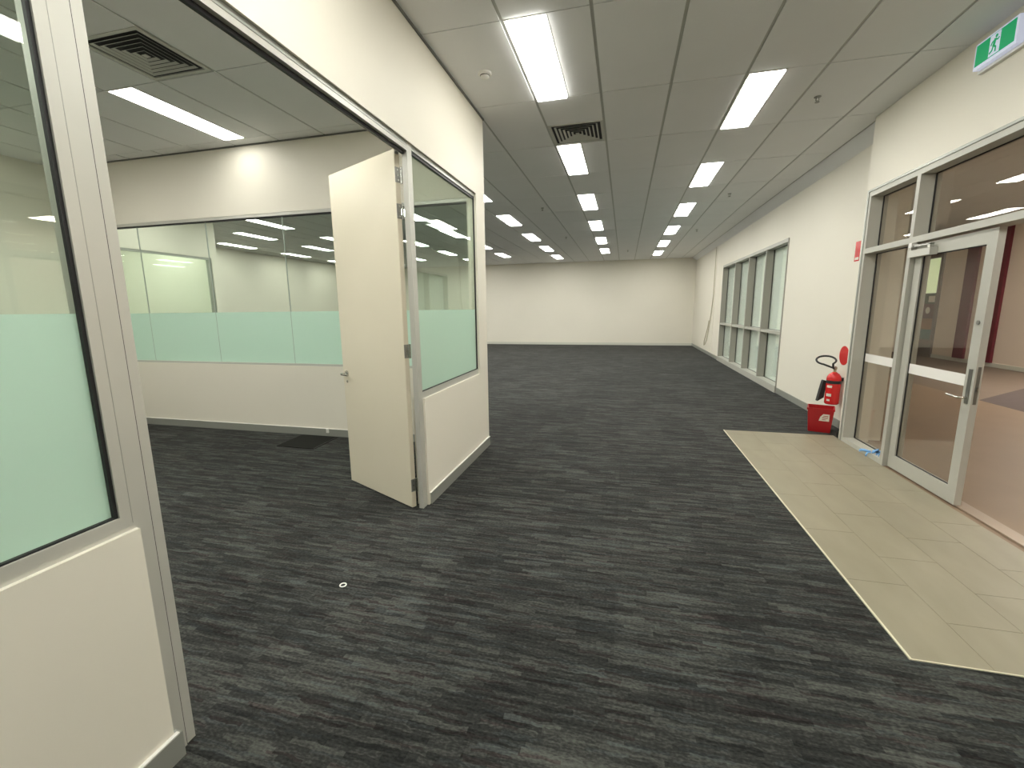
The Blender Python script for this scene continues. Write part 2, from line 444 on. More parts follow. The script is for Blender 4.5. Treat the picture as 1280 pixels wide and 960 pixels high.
for i, (x, y) in enumerate(((-9.6, 6.3), (-10.9, 5.6))):  # lamps added to brighten the room behind the side window
    t = thing('ceiling_light', ('added ceiling light in the small room behind the green window, nearer its glass', 'added ceiling light in the small room behind the green window, deeper inside')[i], 'ceiling light', (x, y, H), 0, 'recessed ceiling light panels')
    link('housing', lm_h, t, (0, 0, .002)); link('rim', lm_r, t); link('diffuser', lm_room, t)
def vent(x0, y0, s, label):
    t = thing('air_vent', label, 'air vent', (x0, y0, H), 0, 'square ceiling air vents')
    bx(0, s, 0, s, .006, .012).obj('backing', 'ventdark', t)
    f = B(); w = .028
    f.box(0, s, 0, w, -.004, .008); f.box(0, s, s-w, s, -.004, .008); f.box(0, w, w, s-w, -.004, .008); f.box(s-w, s, w, s-w, -.004, .008)
    f.obj('frame', 'ventmetal', t)
    a = w+.030; k = 0
    while a < s/2-.03:
        b_ = s-a; q = B(); th = .006; tilt = .018; bw = .016
        # four sloped blades of one square louvre
        for (p, o_) in (((a, a), (b_, a)), ((b_, a), (b_, b_)), ((b_, b_), (a, b_)), ((a, b_), (a, a))):
            (xa, ya), (xb, yb) = p, o_
            cx = cy = s/2
            def inn(x_, y_, d): return (x_+(d if x_ < cx else -d), y_+(d if y_ < cy else -d))
            P0, P1 = (xa, ya, -.004), (xb, yb, -.004)
            ia, ib = inn(xa, ya, bw), inn(xb, yb, bw)
            v = [q.bm.verts.new(z) for z in (P0, P1, (ib[0], ib[1], .006), (ia[0], ia[1], .006))]
            q.bm.faces.new(v)
            ja, jb = inn(xa, ya, .003), inn(xb, yb, .003); ka, kb = inn(xa, ya, bw+.003), inn(xb, yb, bw+.003)
            v2 = [q.bm.verts.new(z) for z in ((ja[0], ja[1], -.004), (jb[0], jb[1], -.004), (kb[0], kb[1], .006), (ka[0], ka[1], .006))]
            q.bm.faces.new(v2[::-1]); q.bm.faces.new((v[0], v[1], v2[1], v2[0]))
        q.obj('louvre', 'ventmetal', t); a += .042; k += 1
    bx(a, s-a, a, s-a, -.004, .0).obj('centre_plate', 'ventmetal', t)
vent(GX-.6+.012, GY+1.2+.60, .576, 'square louvred air vent in the hall ceiling between two light panels')
vent(GX-3.6+.012, GY-1.2+.60, .576, 'square louvred air vent in the office ceiling above the doorway')

# ------------------------------------------------------------------ walls
struct(bx(XFL-.2, XR+.2, YB, YB+.15, 0, H).obj('wall_back', 'wall'), 'plain cream back wall of the open hall', 'wall')
struct(bx(XFL, XR, YB-.014, YB, 0, .10).obj('baseboard_back', 'skirt_pale'), 'pale skirting along the back wall', 'skirting')
struct(bx(XFL-.15, XFL, YF, YB, 0, H).obj('wall_far_left', 'wall'), 'cream far left wall seen through the office glass', 'wall')
struct(bx(XFL, XR2, YF-.15, YF, 0, H).obj('wall_front', 'wall'), 'cream wall behind the viewpoint', 'wall')
# right wall with window opening
WY0, WY1, WZ0, WZ1 = 8.69, 13.87, .10, 2.68
w = B()
w.box(XR, XR+.2, YP, WY0, 0, H).box(XR, XR+.2, WY1, YB, 0, H).box(XR, XR+.2, WY0, WY1, WZ1, H).box(XR, XR+.2, WY0, WY1, 0, .03)
wr = struct(w.obj('wall_right', 'wall'), 'cream right wall with the row of frosted windows', 'wall')
struct(B().prism([(2.53, H), (XR, H-.115), (XR, H+.005), (2.53, H+.005)], 'y', YP, YB).obj('trim_4', 'ceil'), 'sloped pale cornice along the top of the right wall', 'cornice')
b = B(); b.box(XR-.012, XR, YP+.012, WY0-.02, 0, .10).box(XR-.012, XR, WY1+.02, YB, 0, .10)
struct(b.obj('baseboard_right', 'skirt'), 'grey skirting along the right wall', 'skirting')
# proud front part of the right wall, with the entrance opening
EY0, EY1, EZ = 2.86, 5.665, 2.70
w = B()
w.box(XR2, XR+.05, EY1, YP, 0, H).box(XR2, XR+.05, YF, EY0, 0, H).box(XR2, XR+.05, EY0, EY1, EZ, H)
struct(w.obj('wall_right_front', 'wall'), 'cream wall standing proud around the glazed entrance', 'wall')
b = B(); b.box(XR2-.01, XR2, EY1+.07, YP+.01, 0, .085).box(XR2-.01, XR-.012, YP, YP+.01, 0, .085)
struct(b.obj('baseboard_right_front', 'skirt_pale'), 'short pale skirting at the corner by the red bin', 'skirting')

# ------------------------------------------------------------------ window_1: four by two frosted panes in the right wall
w1 = sroot('window_1', 'wide frosted window with four tall bays in the right wall', 'window')
ys = [WY0, 9.90, 11.15, 12.40, WY1]; FD = .13; fx0, fx1 = XR-.012, XR+FD+.03
f = B(); f.box(fx0, fx1, WY0, WY0+.03, .03, WZ1).box(fx0, fx1, WY1-.03, WY1, .03, WZ1)
f.obj('side_frame', 'mullion', w1)
bx(fx0, fx1, WY0+.03, WY1-.03, WZ1-.06, WZ1).obj('head_frame', 'alu_pale', w1)
bx(fx0-.02, fx1, WY0+.0, WY1-.0, 0.0, .12).obj('sill_frame', 'alu_pale', w1)
for y in ys[1:4]: bx(fx0, fx1, y-.025, y+.025, .12, WZ1-.06).obj('mullion', 'mullion', w1)
for i in range(4):
    ya, yb = ys[i]+(.03 if i == 0 else .025), ys[i+1]-(.03 if i == 3 else .025)
    bx(fx0+.004, fx1, ya, yb, 1.035, 1.085).obj('transom', 'alu_pale', w1)
    for z0, z1 in ((.12, 1.035), (1.085, WZ1-.06)):
        g = B(); e = .006; X0 = XR+FD-.012
        g.box(X0, X0+.01, ya, ya+e, z0, z1).box(X0, X0+.01, yb-e, yb, z0, z1).box(X0, X0+.01, ya+e, yb-e, z0, z0+e).box(X0, X0+.01, ya+e, yb-e, z1-e, z1)
        g.obj('gasket', 'gasket', w1)
        p = bx(XR+FD, XR+FD+.008, ya, yb, z0, z1).obj('pane', 'glass_clear', w1)
        bx(XR+FD+.0085, XR+FD+.0095, ya, yb, z0, z1).obj('frosted_film', 'frost_far', p)

# ------------------------------------------------------------------ office partition (left): dado, posts, glass, upper wall
pb = XL-.10
w = B()
w.box(pb, XL, YF, -1.5, 0, HEAD)                                  # solid wall behind the viewpoint
w.box(pb, XL, -1.5, .965, .0, SILL-.02)                           # near dado
w.box(pb, XL, 3.035, YO2, .0, SILL-.02)                           # far dado
w.box(pb, XL, 4.385, YO2, SILL-.02, HEAD)                         # corner column
w.box(pb, XL, YF, YO2, HEAD, H)                                   # wall above the head
wl = struct(w.obj('wall_left', 'wall'), 'cream office partition with half-height dado and solid upper band', 'wall')
bx(XL-.001, XL+.012, YF, YO2, H-.016, H+.003).obj('shadow_angle', 'shadow', wl)
bx(XL-.10, XL+.012, YO2, YO2+.012, H-.016, H+.003).obj('shadow_angle', 'shadow', wl)
b = B(); b.box(XL-.02, XL+.012, -1.5, .985, 0, .095)
o_ = struct(b.obj('baseboard_left_near', 'skirt'), 'grey skirting under the near glazed partition', 'skirting')
bx(XL-.001, XL+.013, -1.5, .975, .095, .101).obj('lit_top_edge', 'white', o_)  # white strip stands in for light catching the skirting top
b = B(); b.box(XL-.02, XL+.012, 3.06, YO2, 0, .095)
o_ = struct(b.obj('baseboard_left', 'skirt'), 'grey skirting under the far glazed partition beside the open door', 'skirting')
bx(XL-.001, XL+.013, 3.045, YO2, .095, .101).obj('lit_top_edge', 'white', o_)  # painted bright edge, as if lit from above
px0, px1 = XL-.075, XL-.016
def glazed(name, label, y0, y1, post_y, film='frost'):
    """partition window in the plane of wall_left"""
    o = sroot(name, label, 'window')
    bx(px0, px1, y0, y1, SILL-.02, SILL+.03).obj('sill_frame', 'alu', o)
    bx(px0, px1, y0, y1, HEAD-.035, HEAD).obj('head_frame', 'skirt', o)
    g = B(); e = .010; z0, z1 = SILL+.03, HEAD-.035; X0 = XL-.035
    g.box(X0, X0+.012, y0, y0+e, z0, z1).box(X0, X0+.012, y1-e, y1, z0, z1).box(X0, X0+.012, y0+e, y1-e, z0, z0+.006).box(X0, X0+.012, y0+e, y1-e, z1-.02, z1)
    g.obj('gasket', 'gasket', o)
    p = bx(XL-.045, XL-.037, y0, y1, z0, z1).obj('pane', 'glass', o)
    bx(XL-.0368, XL-.0358, y0+.01, y1-.01, z0, FROST).obj('frosted_film', film, p)
    return o
w2 = glazed('window_2', 'near office glass panel at the left edge with frosted lower half', -1.5, .925, None)
po_ = bx(px0, px1, .925, 1.012, 0, HEAD).obj('post', 'alu', w2)
bx(px1, px1+.0006, .957, .9585, SILL, HEAD-.04).obj('cover_joint', 'skirt', po_)
bx(px0+.004, px1-.004, 1.012, 1.0165, 0, HEAD-.05).obj('shadow_groove', 'gasket', w2)
bx(px0+.012, px1-.004, 1.0165, 1.047, 0, HEAD-.05).obj('door_stop', 'alu', w2)
w3 = glazed('window_3', 'far office glass panel beside the open white door', 3.035, 4.385, None)
bx(px0+.02, px1, 2.965, 3.035, 0, HEAD).obj('post', 'alu', w3)
# head channel over the double doorway
t1 = struct(bx(px0, px1, 1.015, 2.965, HEAD-.055, HEAD-.026).obj('trim_1', 'alu'), 'silver head channel over the wide office doorway', 'door frame')
bx(px0, px1+.002, 1.015, 2.965, HEAD-.026, HEAD).obj('shaded_channel', 'skirt', t1)  # darker grey stands in for the channel's shaded underside
bx(px0+.018, px0+.034, 1.045, 2.965, HEAD-.075, HEAD-.055).obj('door_seal', 'gasket', t1)
bx(px0-.006, px0, 1.015, 2.965, HEAD-.06, HEAD).obj('channel_lip', 'white', t1)

# office rear wall, glazed
w = B()
w.box(XOL-.1, pb, YO, YO2, 0, SILL-.01).box(XOL-.1, pb, YO, YO2, HEAD+.015, H)
wo = struct(w.obj('wall_office_back', 'wall'), 'cream office rear wall below and above its long glass band', 'wall')
bx(XOL, pb, YO-.008, YO, H-.016, H+.003).obj('shadow_angle', 'shadow', wo)
o_ = struct(bx(XOL, pb, YO-.012, YO, 0, .09).obj('baseboard_office_back', 'skirt'), 'grey skirting along the office rear wall', 'skirting')
bx(XOL, pb, YO-.013, YO, .09, .096).obj('lit_top_edge', 'white', o_)  # lit upper edge of the skirting, put in as white colour
struct(bx(XOL-.1, XOL, YF, YO2, 0, H).obj('wall_office_left', 'wall'), 'cream left wall of the office', 'wall')
w4 = sroot('window_4', 'long frameless glass band in the office rear wall with frosted lower half', 'window')
bx(XOL, pb, YO+.005, YO2-.005, HEAD-.02, HEAD+.015).obj('head_frame', 'alu', w4)
bx(XOL, pb, YO+.015, YO2-.015, HEAD-.032, HEAD-.02).obj('gasket', 'gasket', w4)
bx(XOL, pb, YO+.008, YO2-.008, SILL-.01, SILL+.015).obj('sill_frame', 'alu', w4)
bx(pb-.04, pb, YO+.01, YO2-.01, SILL+.015, HEAD-.02).obj('side_frame', 'alu_pale', w4)
xe = [XOL, -6.20, -5.09, -3.955, -2.82, pb-.04]
for i in range(5):
    a, b_ = xe[i]+.004, xe[i+1]-.004
    p = bx(a, b_, YO+.035, YO+.043, SILL+.015, HEAD-.032).obj('pane', 'glass', w4)
    bx(a, b_, YO+.0338, YO+.0348, SILL+.015, FROST).obj('frosted_film', 'frost', p)
    if i: bx(xe[i]-.004, xe[i]+.004, YO+.034, YO+.044, SILL+.015, HEAD-.032).obj('glass_joint', 'joint', w4)

# side wall with a window, seen through the office glass
w = B(); xb_ = XW-.12
wy1 = 7.76
w.box(xb_, XW, YO2, wy1, 0, SILL).box(xb_, XW, YO2, wy1, HEAD, H).box(xb_, XW, wy1, YW, 0, H).box(xb_, XOL, YO2-.1, YO2, 0, H)
struct(w.obj('wall_side', 'wall'), 'cream side wall with its own window behind the office glass', 'wall')
struct(bx(XFL, xb_, YW-.1, YW, 0, H).obj('wall_side_return', 'wall'), 'cream return wall behind the office glass', 'wall')
w5 = sroot('window_5', 'green-tinted window in the side wall seen through the office rear glass', 'window')
bx(xb_+.02, XW-.02, YO2, wy1, HEAD-.04, HEAD).obj('head_frame', 'skirt', w5)
bx(xb_+.02, XW-.02, wy1-.05, wy1, SILL, HEAD-.04).obj('side_frame', 'skirt', w5)
bx(xb_+.02, XW-.02, YO2, wy1-.05, SILL, SILL+.04).obj('sill_frame', 'skirt', w5)
bx(XW-.06, XW-.05, YO2, wy1-.05, SILL+.04, HEAD-.04).obj('pane', 'glass', w5)

# ------------------------------------------------------------------ door_1: white office leaf, standing open
ang = math.atan2(.443, -.897)
d1 = thing('door_1', 'tall cream office door leaf standing open with lever handle', 'door', (-1.562, 2.938, 0), ang); d1['kind'] = 'structure'
DW, DH, DT = .905, 2.625, .040
bx(.002, DW, -DT, 0, .012, DH).bevel(.0015, 1).obj('leaf', 'door', d1)
bx(-.0005, .002, -DT+.004, -.004, .012, DH).obj('edge_band', 'dooredge', d1)
for z in (.19, 1.235, 2.22, 2.46):
    q = B(); q.box(-.003, 0, -DT+.004, .002, z-.05, z+.05)
    hg = q.obj('hinge', 'plate', d1)
    B().tube([(-.008, -DT-.004, z-.052), (-.008, -DT-.004, z+.052)], .008, 10).obj('knuckle', 'chrome', hg, True)
    q = B()
    for dz in (-.035, 0, .035): q.box(-.0045, -.003, -DT/2-.006, -DT/2+.006, z+dz-.006, z+dz+.006)
    q.obj('screw', 'chrome', hg)
q = B(); q.box(-.0035, 0, -DT+.006, -.002, DH-.03, DH-.004); q.obj('pivot_plate', 'plate', d1)
for s_ in (1, -1):
    y0 = 0 if s_ > 0 else -DT
    lv = B().tube([(DW-.06, y0, 1.0), (DW-.06, y0+s_*.008, 1.0)], .026, 20).obj('handle_rose', 'chrome', d1, True)
    B().tube([(DW-.06, y0+s_*.008, 1.0), (DW-.06, y0+s_*.045, 1.0), (DW-.062, y0+s_*.055, 1.0), (DW-.075, y0+s_*.058, 1.0), (DW-.17, y0+s_*.056, 1.0)], .0095, 12).obj('lever', 'chrome', lv, True)
    B().tube([(DW-.06, y0, .93), (DW-.06, y0+s_*.005, .93)], .011, 14).obj('lock_cylinder', 'chrome', d1, True)

# ------------------------------------------------------------------ entrance: frame, side light, glass door
ex0, ex1 = XR2-.006, XR2+.15
tr2 = sroot('trim_2', 'pale aluminium frame of the glazed entrance', 'door frame')
bx(ex0, ex1, EY1-.045, EY1, 0, EZ).obj('jamb', 'alu_pale', tr2)
bx(ex0-.006, XR2, EY1-.004, EY1+.022, 0, EZ+.02).obj('architrave', 'skirt', tr2)
bx(ex0, ex1, EY0, EY0+.045, 0, EZ).obj('jamb', 'alu_pale', tr2)
bx(ex0, ex1, EY0+.045, EY1-.045, EZ-.05, EZ).obj('head', 'alu_pale', tr2)
bx(ex0-.008, XR2, EY0, EY1, EZ, EZ+.022).obj('architrave', 'skirt', tr2)
MY0, MY1 = 4.812, 4.862
bx(ex0, ex1, MY0, MY1, 0, EZ-.05).obj('mullion', 'alu_pale', tr2)
TZ0, TZ1 = 2.072, 2.125
bx(ex0, ex1, MY1, EY1-.045, TZ0, TZ1).obj('transom', 'alu_pale', tr2)
bx(ex0, ex1, EY0+.045, MY0, TZ0, TZ1).obj('transom', 'alu_pale', tr2)
bx(ex0, ex1, MY1, EY1-.045, 0, .05).obj('sill', 'alu_pale', tr2)
bx(ex0+.05, ex1, EY0+.045, MY0, 0, .010).obj('floor_track', 'threshold', tr2)
gx_ = XR2+.115
def epane(name, y0, y1, z0, z1, label):
    o = sroot(name, label, 'window')
    g = B(); e = .008; X0 = gx_-.012
    g.box(X0, X0+.01, y0, y0+e, z0, z1).box(X0, X0+.01, y1-e, y1, z0, z1).box(X0, X0+.01, y0+e, y1-e, z0, z0+e).box(X0, X0+.01, y0+e, y1-e, z1-e, z1)
    g.obj('gasket', 'gasket', o)
    p = bx(gx_, gx_+.008, y0, y1, z0, z1).obj('pane', 'glass_grey', o)
    return o
w6 = epane('window_6', MY1, EY1-.045, .05, TZ0, 'tall side light left of the entrance door with white safety stripe')
bx(gx_-.002, gx_-.0005, MY1+.008, EY1-.053, .925, 1.012).obj('safety_stripe', 'stripe', w6)
epane('window_7', MY1, EY1-.045, TZ1, EZ-.05, 'small upper pane above the entrance side light')
epane('window_8', EY0+.045, MY0, TZ1, EZ-.05, 'wide transom pane above the glass entrance door')

DX0, DX1 = XR2+.028, XR2+.073
dy0, dy1, dz0, dz1 = 3.905, 4.795, .012, 2.058
d2 = thing('door_2', 'pale aluminium framed glass entrance door with white safety stripe and lever', 'door', (0, 0, 0)); d2['kind'] = 'structure'
sw = .088
bx(DX0, DX1, dy0, dy0+sw, dz0, dz1).bevel(.002, 1).obj('lock_stile', 'alu_pale', d2)
bx(DX0, DX1, dy1-sw, dy1, dz0, dz1).bevel(.002, 1).obj('hinge_stile', 'alu_pale', d2)
bx(DX0, DX1, dy0+sw, dy1-sw, dz1-.105, dz1).bevel(.002, 1).obj('top_rail', 'alu_pale', d2)
bx(DX0, DX1, dy0+sw, dy1-sw, dz0, dz0+.125).bevel(.002, 1).obj('bottom_rail', 'alu_pale', d2)
e = .007; X0 = DX0+.012; y0, y1, z0, z1 = dy0+sw, dy1-sw, dz0+.125, dz1-.105
g = B(); g.box(X0, X0+.008, y0, y0+e, z0, z1).box(X0, X0+.008, y1-e, y1, z0, z1).box(X0, X0+.008, y0+e, y1-e, z0, z0+e).box(X0, X0+.008, y0+e, y1-e, z1-e, z1)
g.obj('gasket', 'gasket', d2)
p = bx(DX0+.02, DX0+.028, y0, y1, z0, z1).obj('pane', 'glass_grey', d2)
bx(DX0+.017, DX0+.0185, y0+.004, y1-.004, .922, 1.010).obj('safety_stripe', 'stripe', d2)
bx(DX0, DX1, dy0-.003, dy0, dz0, dz1).obj('edge_plate', 'alu', d2)
bx(DX0-.004, DX0, dy0+.022, dy0+.056, .80, 1.06).obj('lock_plate', 'plate', d2)
B().tube([(DX0-.004, dy0+.04, .845), (DX0-.045, dy0+.04, .845), (DX0-.055, dy0+.05, .845), (DX0-.056, dy0+.16, .85)], .009, 10).obj('lever', 'chrome', d2, True)
B().tube([(DX0, dy0+.045, 1.40), (DX0-.006, dy0+.045, 1.40)], .016, 14).obj('deadlock', 'plate', d2, True)
bx(DX0+.012, DX1-.012, dy0-.0045, dy0-.003, .80, 1.08).obj('latch_plate', 'plate', d2)
bx(DX0+.018, DX1-.018, dy0-.014, dy0-.004, .90, .93).obj('latch', 'chrome', d2)
cl = bx(DX0-.055, DX0, 4.515, 4.80, 1.945, 2.005).bevel(.004, 2).obj('door_closer', 'alu', d2)
bx(DX0-.05, DX0-.02, 4.53, 4.78, 2.03, 2.045).obj('closer_arm', 'chrome', cl)
bx(DX0-.05, DX0-.02, 4.53, 4.56, 2.0, 2.035).obj('closer_spindle', 'chrome', cl)
bx(DX0-.06, DX0-.015, 4.76, 4.80, 2.03, 2.07).obj('closer_bracket', 'white', cl)

# ------------------------------------------------------------------ lobby beyond the entrance
LX, LY0, LY1, LH = 8.8, -3.0, 17.2, 3.40
lf = struct(bx(XR2, 5.6, LY0, LY1, -.06, -.001).obj('floor_lobby', 'lobtile'), 'brown polished floor of the lobby beyond the glass door', 'floor')
B().prism([(5.6, LY0), (LX, LY0), (LX, 11.45), (5.6, 8.6)], 'z', -.06, -.002).obj('dark_carpet', 'lobdark', lf)
B().prism([(5.6, 8.6), (LX, 11.45), (LX, LY1), (5.6, LY1)], 'z', -.06, -.002).obj('far_floor', 'lobmid', lf)
lw = struct(bx(LX, LX+.15, LY0, LY1, 0, LH).obj('wall_lobby', 'lobwall'), 'pinkish beige wall at the far side of the lobby', 'wall')
bx(LX-.02, LX, LY0, LY1, 0, .10).obj('skirting', 'skirt_pale', lw)
bx(LX-.06, LX, 14.22, 14.60, .10, LH).obj('maroon_band', 'maroon', lw)
bx(LX-.06, LX, 13.30, 13.64, .10, LH).obj('maroon_band', 'maroon', lw)
struct(bx(XR+.2, LX, LY1, LY1+.15, 0, LH).obj('wall_lobby_back', 'lobwall'), 'beige end wall of the lobby', 'wall')
struct(bx(XR2, LX, LY0-.15, LY0, 0, LH).obj('wall_lobby_front', 'lobwall'), 'beige front wall of the lobby outside the picture', 'wall')
struct(bx(XR+.05, LX+.15, LY0, LY1+.15, LH, LH+.1).obj('ceiling_lobby', 'lobceil'), 'dim grey ceiling of the lobby', 'ceiling')
d3 = thing('door_3', 'dark framed glazed lobby door with a lit upper pane and posters', 'door', (LX, 15.62, 0)); d3['kind'] = 'structure'
bx(-.05, 0, -.10, 0, 0, 2.98).obj('frame', 'frame_dark', d3); bx(-.05, 0, 0, .95, 2.86, 2.98).obj('frame', 'frame_dark', d3)
bx(-.05, 0, .95, 1.05, 0, 2.98).obj('frame', 'frame_dark', d3); bx(-.03, 0, 0, .95, 0, .5).obj('kick_panel', 'frame_dark', d3)
bx(-.03, 0, 0, .95, 1.86, 2.86).obj('lit_pane', 'litpane', d3)
def poster(z0, z1, rgb, n):
    M['post'+n] = mat('poster_'+n, rgb, .6, vary=.15, vscale=9)
    return bx(-.03, 0, 0, .95, z0, z1).obj('poster', 'post'+n, d3)
poster(1.55, 1.86, (.10, .12, .08), 'green'); po = poster(1.12, 1.55, (.16, .07, .075), 'maroon')
poster(.80, 1.12, (.34, .18, .10), 'orange'); poster(.5, .80, (.13, .19, .16), 'teal')
B().tube([(-.03, .30, 1.36), (-.033, .30, 1.36)], .10, 16).obj('white_disc', 'paper', po)
bx(-.034, -.03, .05, .32, 1.60, 1.78).obj('paper_note', 'paper', d3)
for i, (x, y) in enumerate(((4.6, .2), (6.8, 3.2), (7.7, 6.4), (7.4, 8.2), (5.2, 13.5), (7.2, 9.4))):  # unseen panels added to brighten the lobby
    t = thing('lobby_fill_light', 'added ceiling light panel of the lobby, ' + ('outside the picture above the entrance', 'outside the picture to the right', 'outside the picture near the lobby wall', 'over the dark carpet', 'at the far end behind the frosted windows', 'to the right beyond the dark carpet')[i], 'ceiling light', (x, y, LH), 0, 'added lobby lights')
    q = B(); q.box(-.01, .61, -.01, .61, -.004, .0); q.obj('rim', 'white', t)
    bx(0, .6, 0, .6, -.008, -.004).obj('diffuser', 'fill_lobby_far' if i == 4 else 'fill_lobby', t)

# ------------------------------------------------------------------ small things
# illuminated exit sign on the proud wall, close to the ceiling
es = thing('exit_sign', 'illuminated green running-man exit sign on the wall above the entrance', 'exit sign', (XR2, 4.06, 3.28))
bx(-.028, 0, -.20, .20, -.105, .10).bevel(.004, 2).obj('wall_base', 'white', es)
bx(-.066, -.028, -.185, .185, -.085, .085).bevel(.006, 2).obj('housing', 'exitwhite', es)
bx(-.069, -.066, -.165, .172, -.064, .074).obj('green_face', 'green', es)
pic = bx(-.0705, -.069, -.045, .045, -.060, .070).obj('white_doorway', 'exitwhite', es)
man = B()
def cap(pts, r):
    """flat capsule chain on the sign face"""
    for (a, b_) in zip(pts, pts[1:]):
        A, Z = Vector(a), Vector(b_); d = (Z-A).normalized(); n_ = Vector((-d.y, d.x))*r
        P = [A+n_-d*r*.4, Z+n_+d*r*.4, Z-n_+d*r*.4, A-n_-d*r*.4]
        man.prism([(p_.x, p_.y) for p_ in P], 'x', -.072, -.0705)
man.prism([(-.012+.011*math.cos(a_*math.pi/6), .050+.011*math.sin(a_*math.pi/6)) for a_ in range(12)], 'x', -.072, -.0705)
cap([(-.004, .034), (.006, -.002)], .011)
cap([(-.006, .030), (-.026, .022), (-.036, .030)], .0045)
cap([(.002, .030), (.022, .024), (.030, .006)], .0045)
cap([(.004, -.004), (-.014, -.018), (-.014, -.046)], .0055)
cap([(.008, -.006), (.016, -.030), (.036, -.040)], .0055)
man.obj('running_man', 'green', pic)

# smoke detector and sprinklers
sd = thing('smoke_detector', 'round white smoke detector on the ceiling near the partition', 'smoke detector', (-1.174, 3.824, H))
B().lathe([(.055, 0), (.055, -.012), (.050, -.018), (0, -.018)], n=28).obj('base', 'white', sd, True)
B().lathe([(.038, -.018), (.036, -.034), (.026, -.042), (0, -.044)], n=24).obj('chamber', 'white', sd, True)
B().lathe([(.039, -.022), (.039, -.027), (.03, -.027), (.03, -.022)], n=24).obj('vent_slot', 'black', sd)
for (x, y, lab) in ((1.686, 5.055, 'small sprinkler head beside the nearest right-hand light'), (1.694, 8.69, 'small sprinkler head midway along the right ceiling strip'),
                    (1.70, 12.33, 'distant sprinkler head near the far end of the right wall'), (-1.596, 8.81, 'small sprinkler head between the two left light rows'),
                    (-1.60, 12.45, 'distant sprinkler head near the back wall left of the middle row'), (.05, 15.9, 'distant sprinkler head between the two right light rows')):
    t = thing('sprinkler', lab, 'sprinkler', (x, y, H), 0, 'ceiling sprinkler heads')
    B().lathe([(.030, 0), (.030, -.004), (.014, -.008), (0, -.008)], n=18).obj('collar', 'plate', t)
    q = B(); q.tube([(.010, 0, -.006), (.012, 0, -.03), (0, 0, -.044)], .004, 6); q.tube([(-.010, 0, -.006), (-.012, 0, -.03), (0, 0, -.044)], .004, 6)
    q.obj('frame_arms', 'plate', t)
    B().lathe([(.018, -.044), (.020, -.048), (0, -.048)], n=14).obj('deflector', 'plate', t)

# fire extinguisher on the recessed wall
ex, ey = 2.588, 6.30
fe = thing('fire_extinguisher', 'red fire extinguisher hung on the wall above the red bin', 'fire extinguisher', (ex, ey, .30))
R = .078
B().lathe([(0, 0), (R-.012, 0), (R, .012), (R, .325), (R-.006, .355), (R-.024, .385), (.03, .402), (.022, .41), (0, .41)], n=32).obj('cylinder', 'red', fe, True)
B().lathe([(R+.0006, .265), (R+.0006, .305), (R-.001, .305), (R-.001, .265)], n=32).obj('black_band', 'black', fe, True)
def patch(a0, a1, z0, z1, name, m):
    q = B(); n = 8; rr = R+.0008; lo = []; hi = []
    for i in range(n+1):
        a = math.radians(a0+(a1-a0)*i/n)
        lo.append(q.bm.verts.new((rr*math.cos(a), rr*math.sin(a), z0))); hi.append(q.bm.verts.new((rr*math.cos(a), rr*math.sin(a), z1)))
    for i in range(n): q.bm.faces.new((lo[i], lo[i+1], hi[i+1], hi[i]))
    return q.obj(name, m, fe)
patch(196, 240, .215, .245, 'label', 'paper'); patch(196, 240, .105, .14, 'label', 'paper'); patch(205, 232, .045, .07, 'label', 'paper')
B().lathe([(.016, .40), (.016, .44), (.022, .445), (.022, .47), (.008, .478), (0, .478)], n=16).obj('valve', 'brass', fe, True)
q = B(); q.tube([(.01, .0, .475), (-.02, -.045, .485), (-.03, -.085, .470)], .006, 8); q.tube([(.01, 0, .455), (-.02, -.045, .452), (-.03, -.08, .440)], .006, 8)
q.obj('carry_handle', 'chrome', fe, True)
hp = []
for i in range(25):
    a = math.radians(-60 + 300*i/24)
    hp.append((-.10+.105*math.cos(a), .02+.10*math.sin(a)*.8, .555+.045*math.sin(a)+.01*math.cos(a)))
hp = [(-.02, -.01, .455), (-.035, -.03, .47)] + hp[::1] + [(-.02, .0, .46)]
B().tube(hp, .0115, 8).obj('hose', 'black', fe, True)
B().prism([(-.150, .025), (-.082, .075), (-.066, .29), (-.100, .30), (-.108, .285)], 'y', .02, .085).bevel(.004, 2).obj('discharge_horn', 'black', fe)
bx(.06, XR-ex, -.03, .03, .30, .34).obj('wall_bracket', 'black', fe)
# red bin below
rbn = thing('red_bin', 'dark red tapered bin with a white sticker standing under the extinguisher', 'bin', (2.402, 6.10, 0), math.radians(-21))
def taper(w0, d0, w1, d1_, h, t):
    q = B(); P = []
    for (w_, d_, z) in ((w0, d0, 0), (w1, d1_, h), (w1-t, d1_-t, h), (w0-t, d0-t, t)):
        P.append([q.bm.verts.new((sx*w_, sy*d_, z)) for sx, sy in ((-1, -1), (1, -1), (1, 1), (-1, 1))])
    q.bm.faces.new(P[0][::-1])
    for a, b_ in zip(P, P[1:]):
        for i in range(4): q.bm.faces.new((a[i], a[(i+1) % 4], b_[(i+1) % 4], b_[i]))
    q.bm.faces.new(P[3])
    return q
taper(.112, .105, .134, .125, .285, .004).bevel(.006, 2).obj('body', 'redplastic', rbn)
q = B(); q.box(-.142, .140, -.131, -.125, .275, .298).box(-.142, .140, .125, .131, .275, .298).box(-.142, -.134, -.125, .125, .275, .298).box(.134, .140, -.125, .125, .275, .298)
q.obj('rim', 'redplastic', rbn)
q = B(); vs = [q.bm.verts.new(p_) for p_ in ((-.012, -.1180, .145), (.092, -.1180, .145), (.092, -.1240, .232), (.028, -.1240, .232), (-.000, -.1215, .195))]
q.bm.faces.new(vs)
st_ = q.obj('sticker', 'paper', rbn)
q = B()
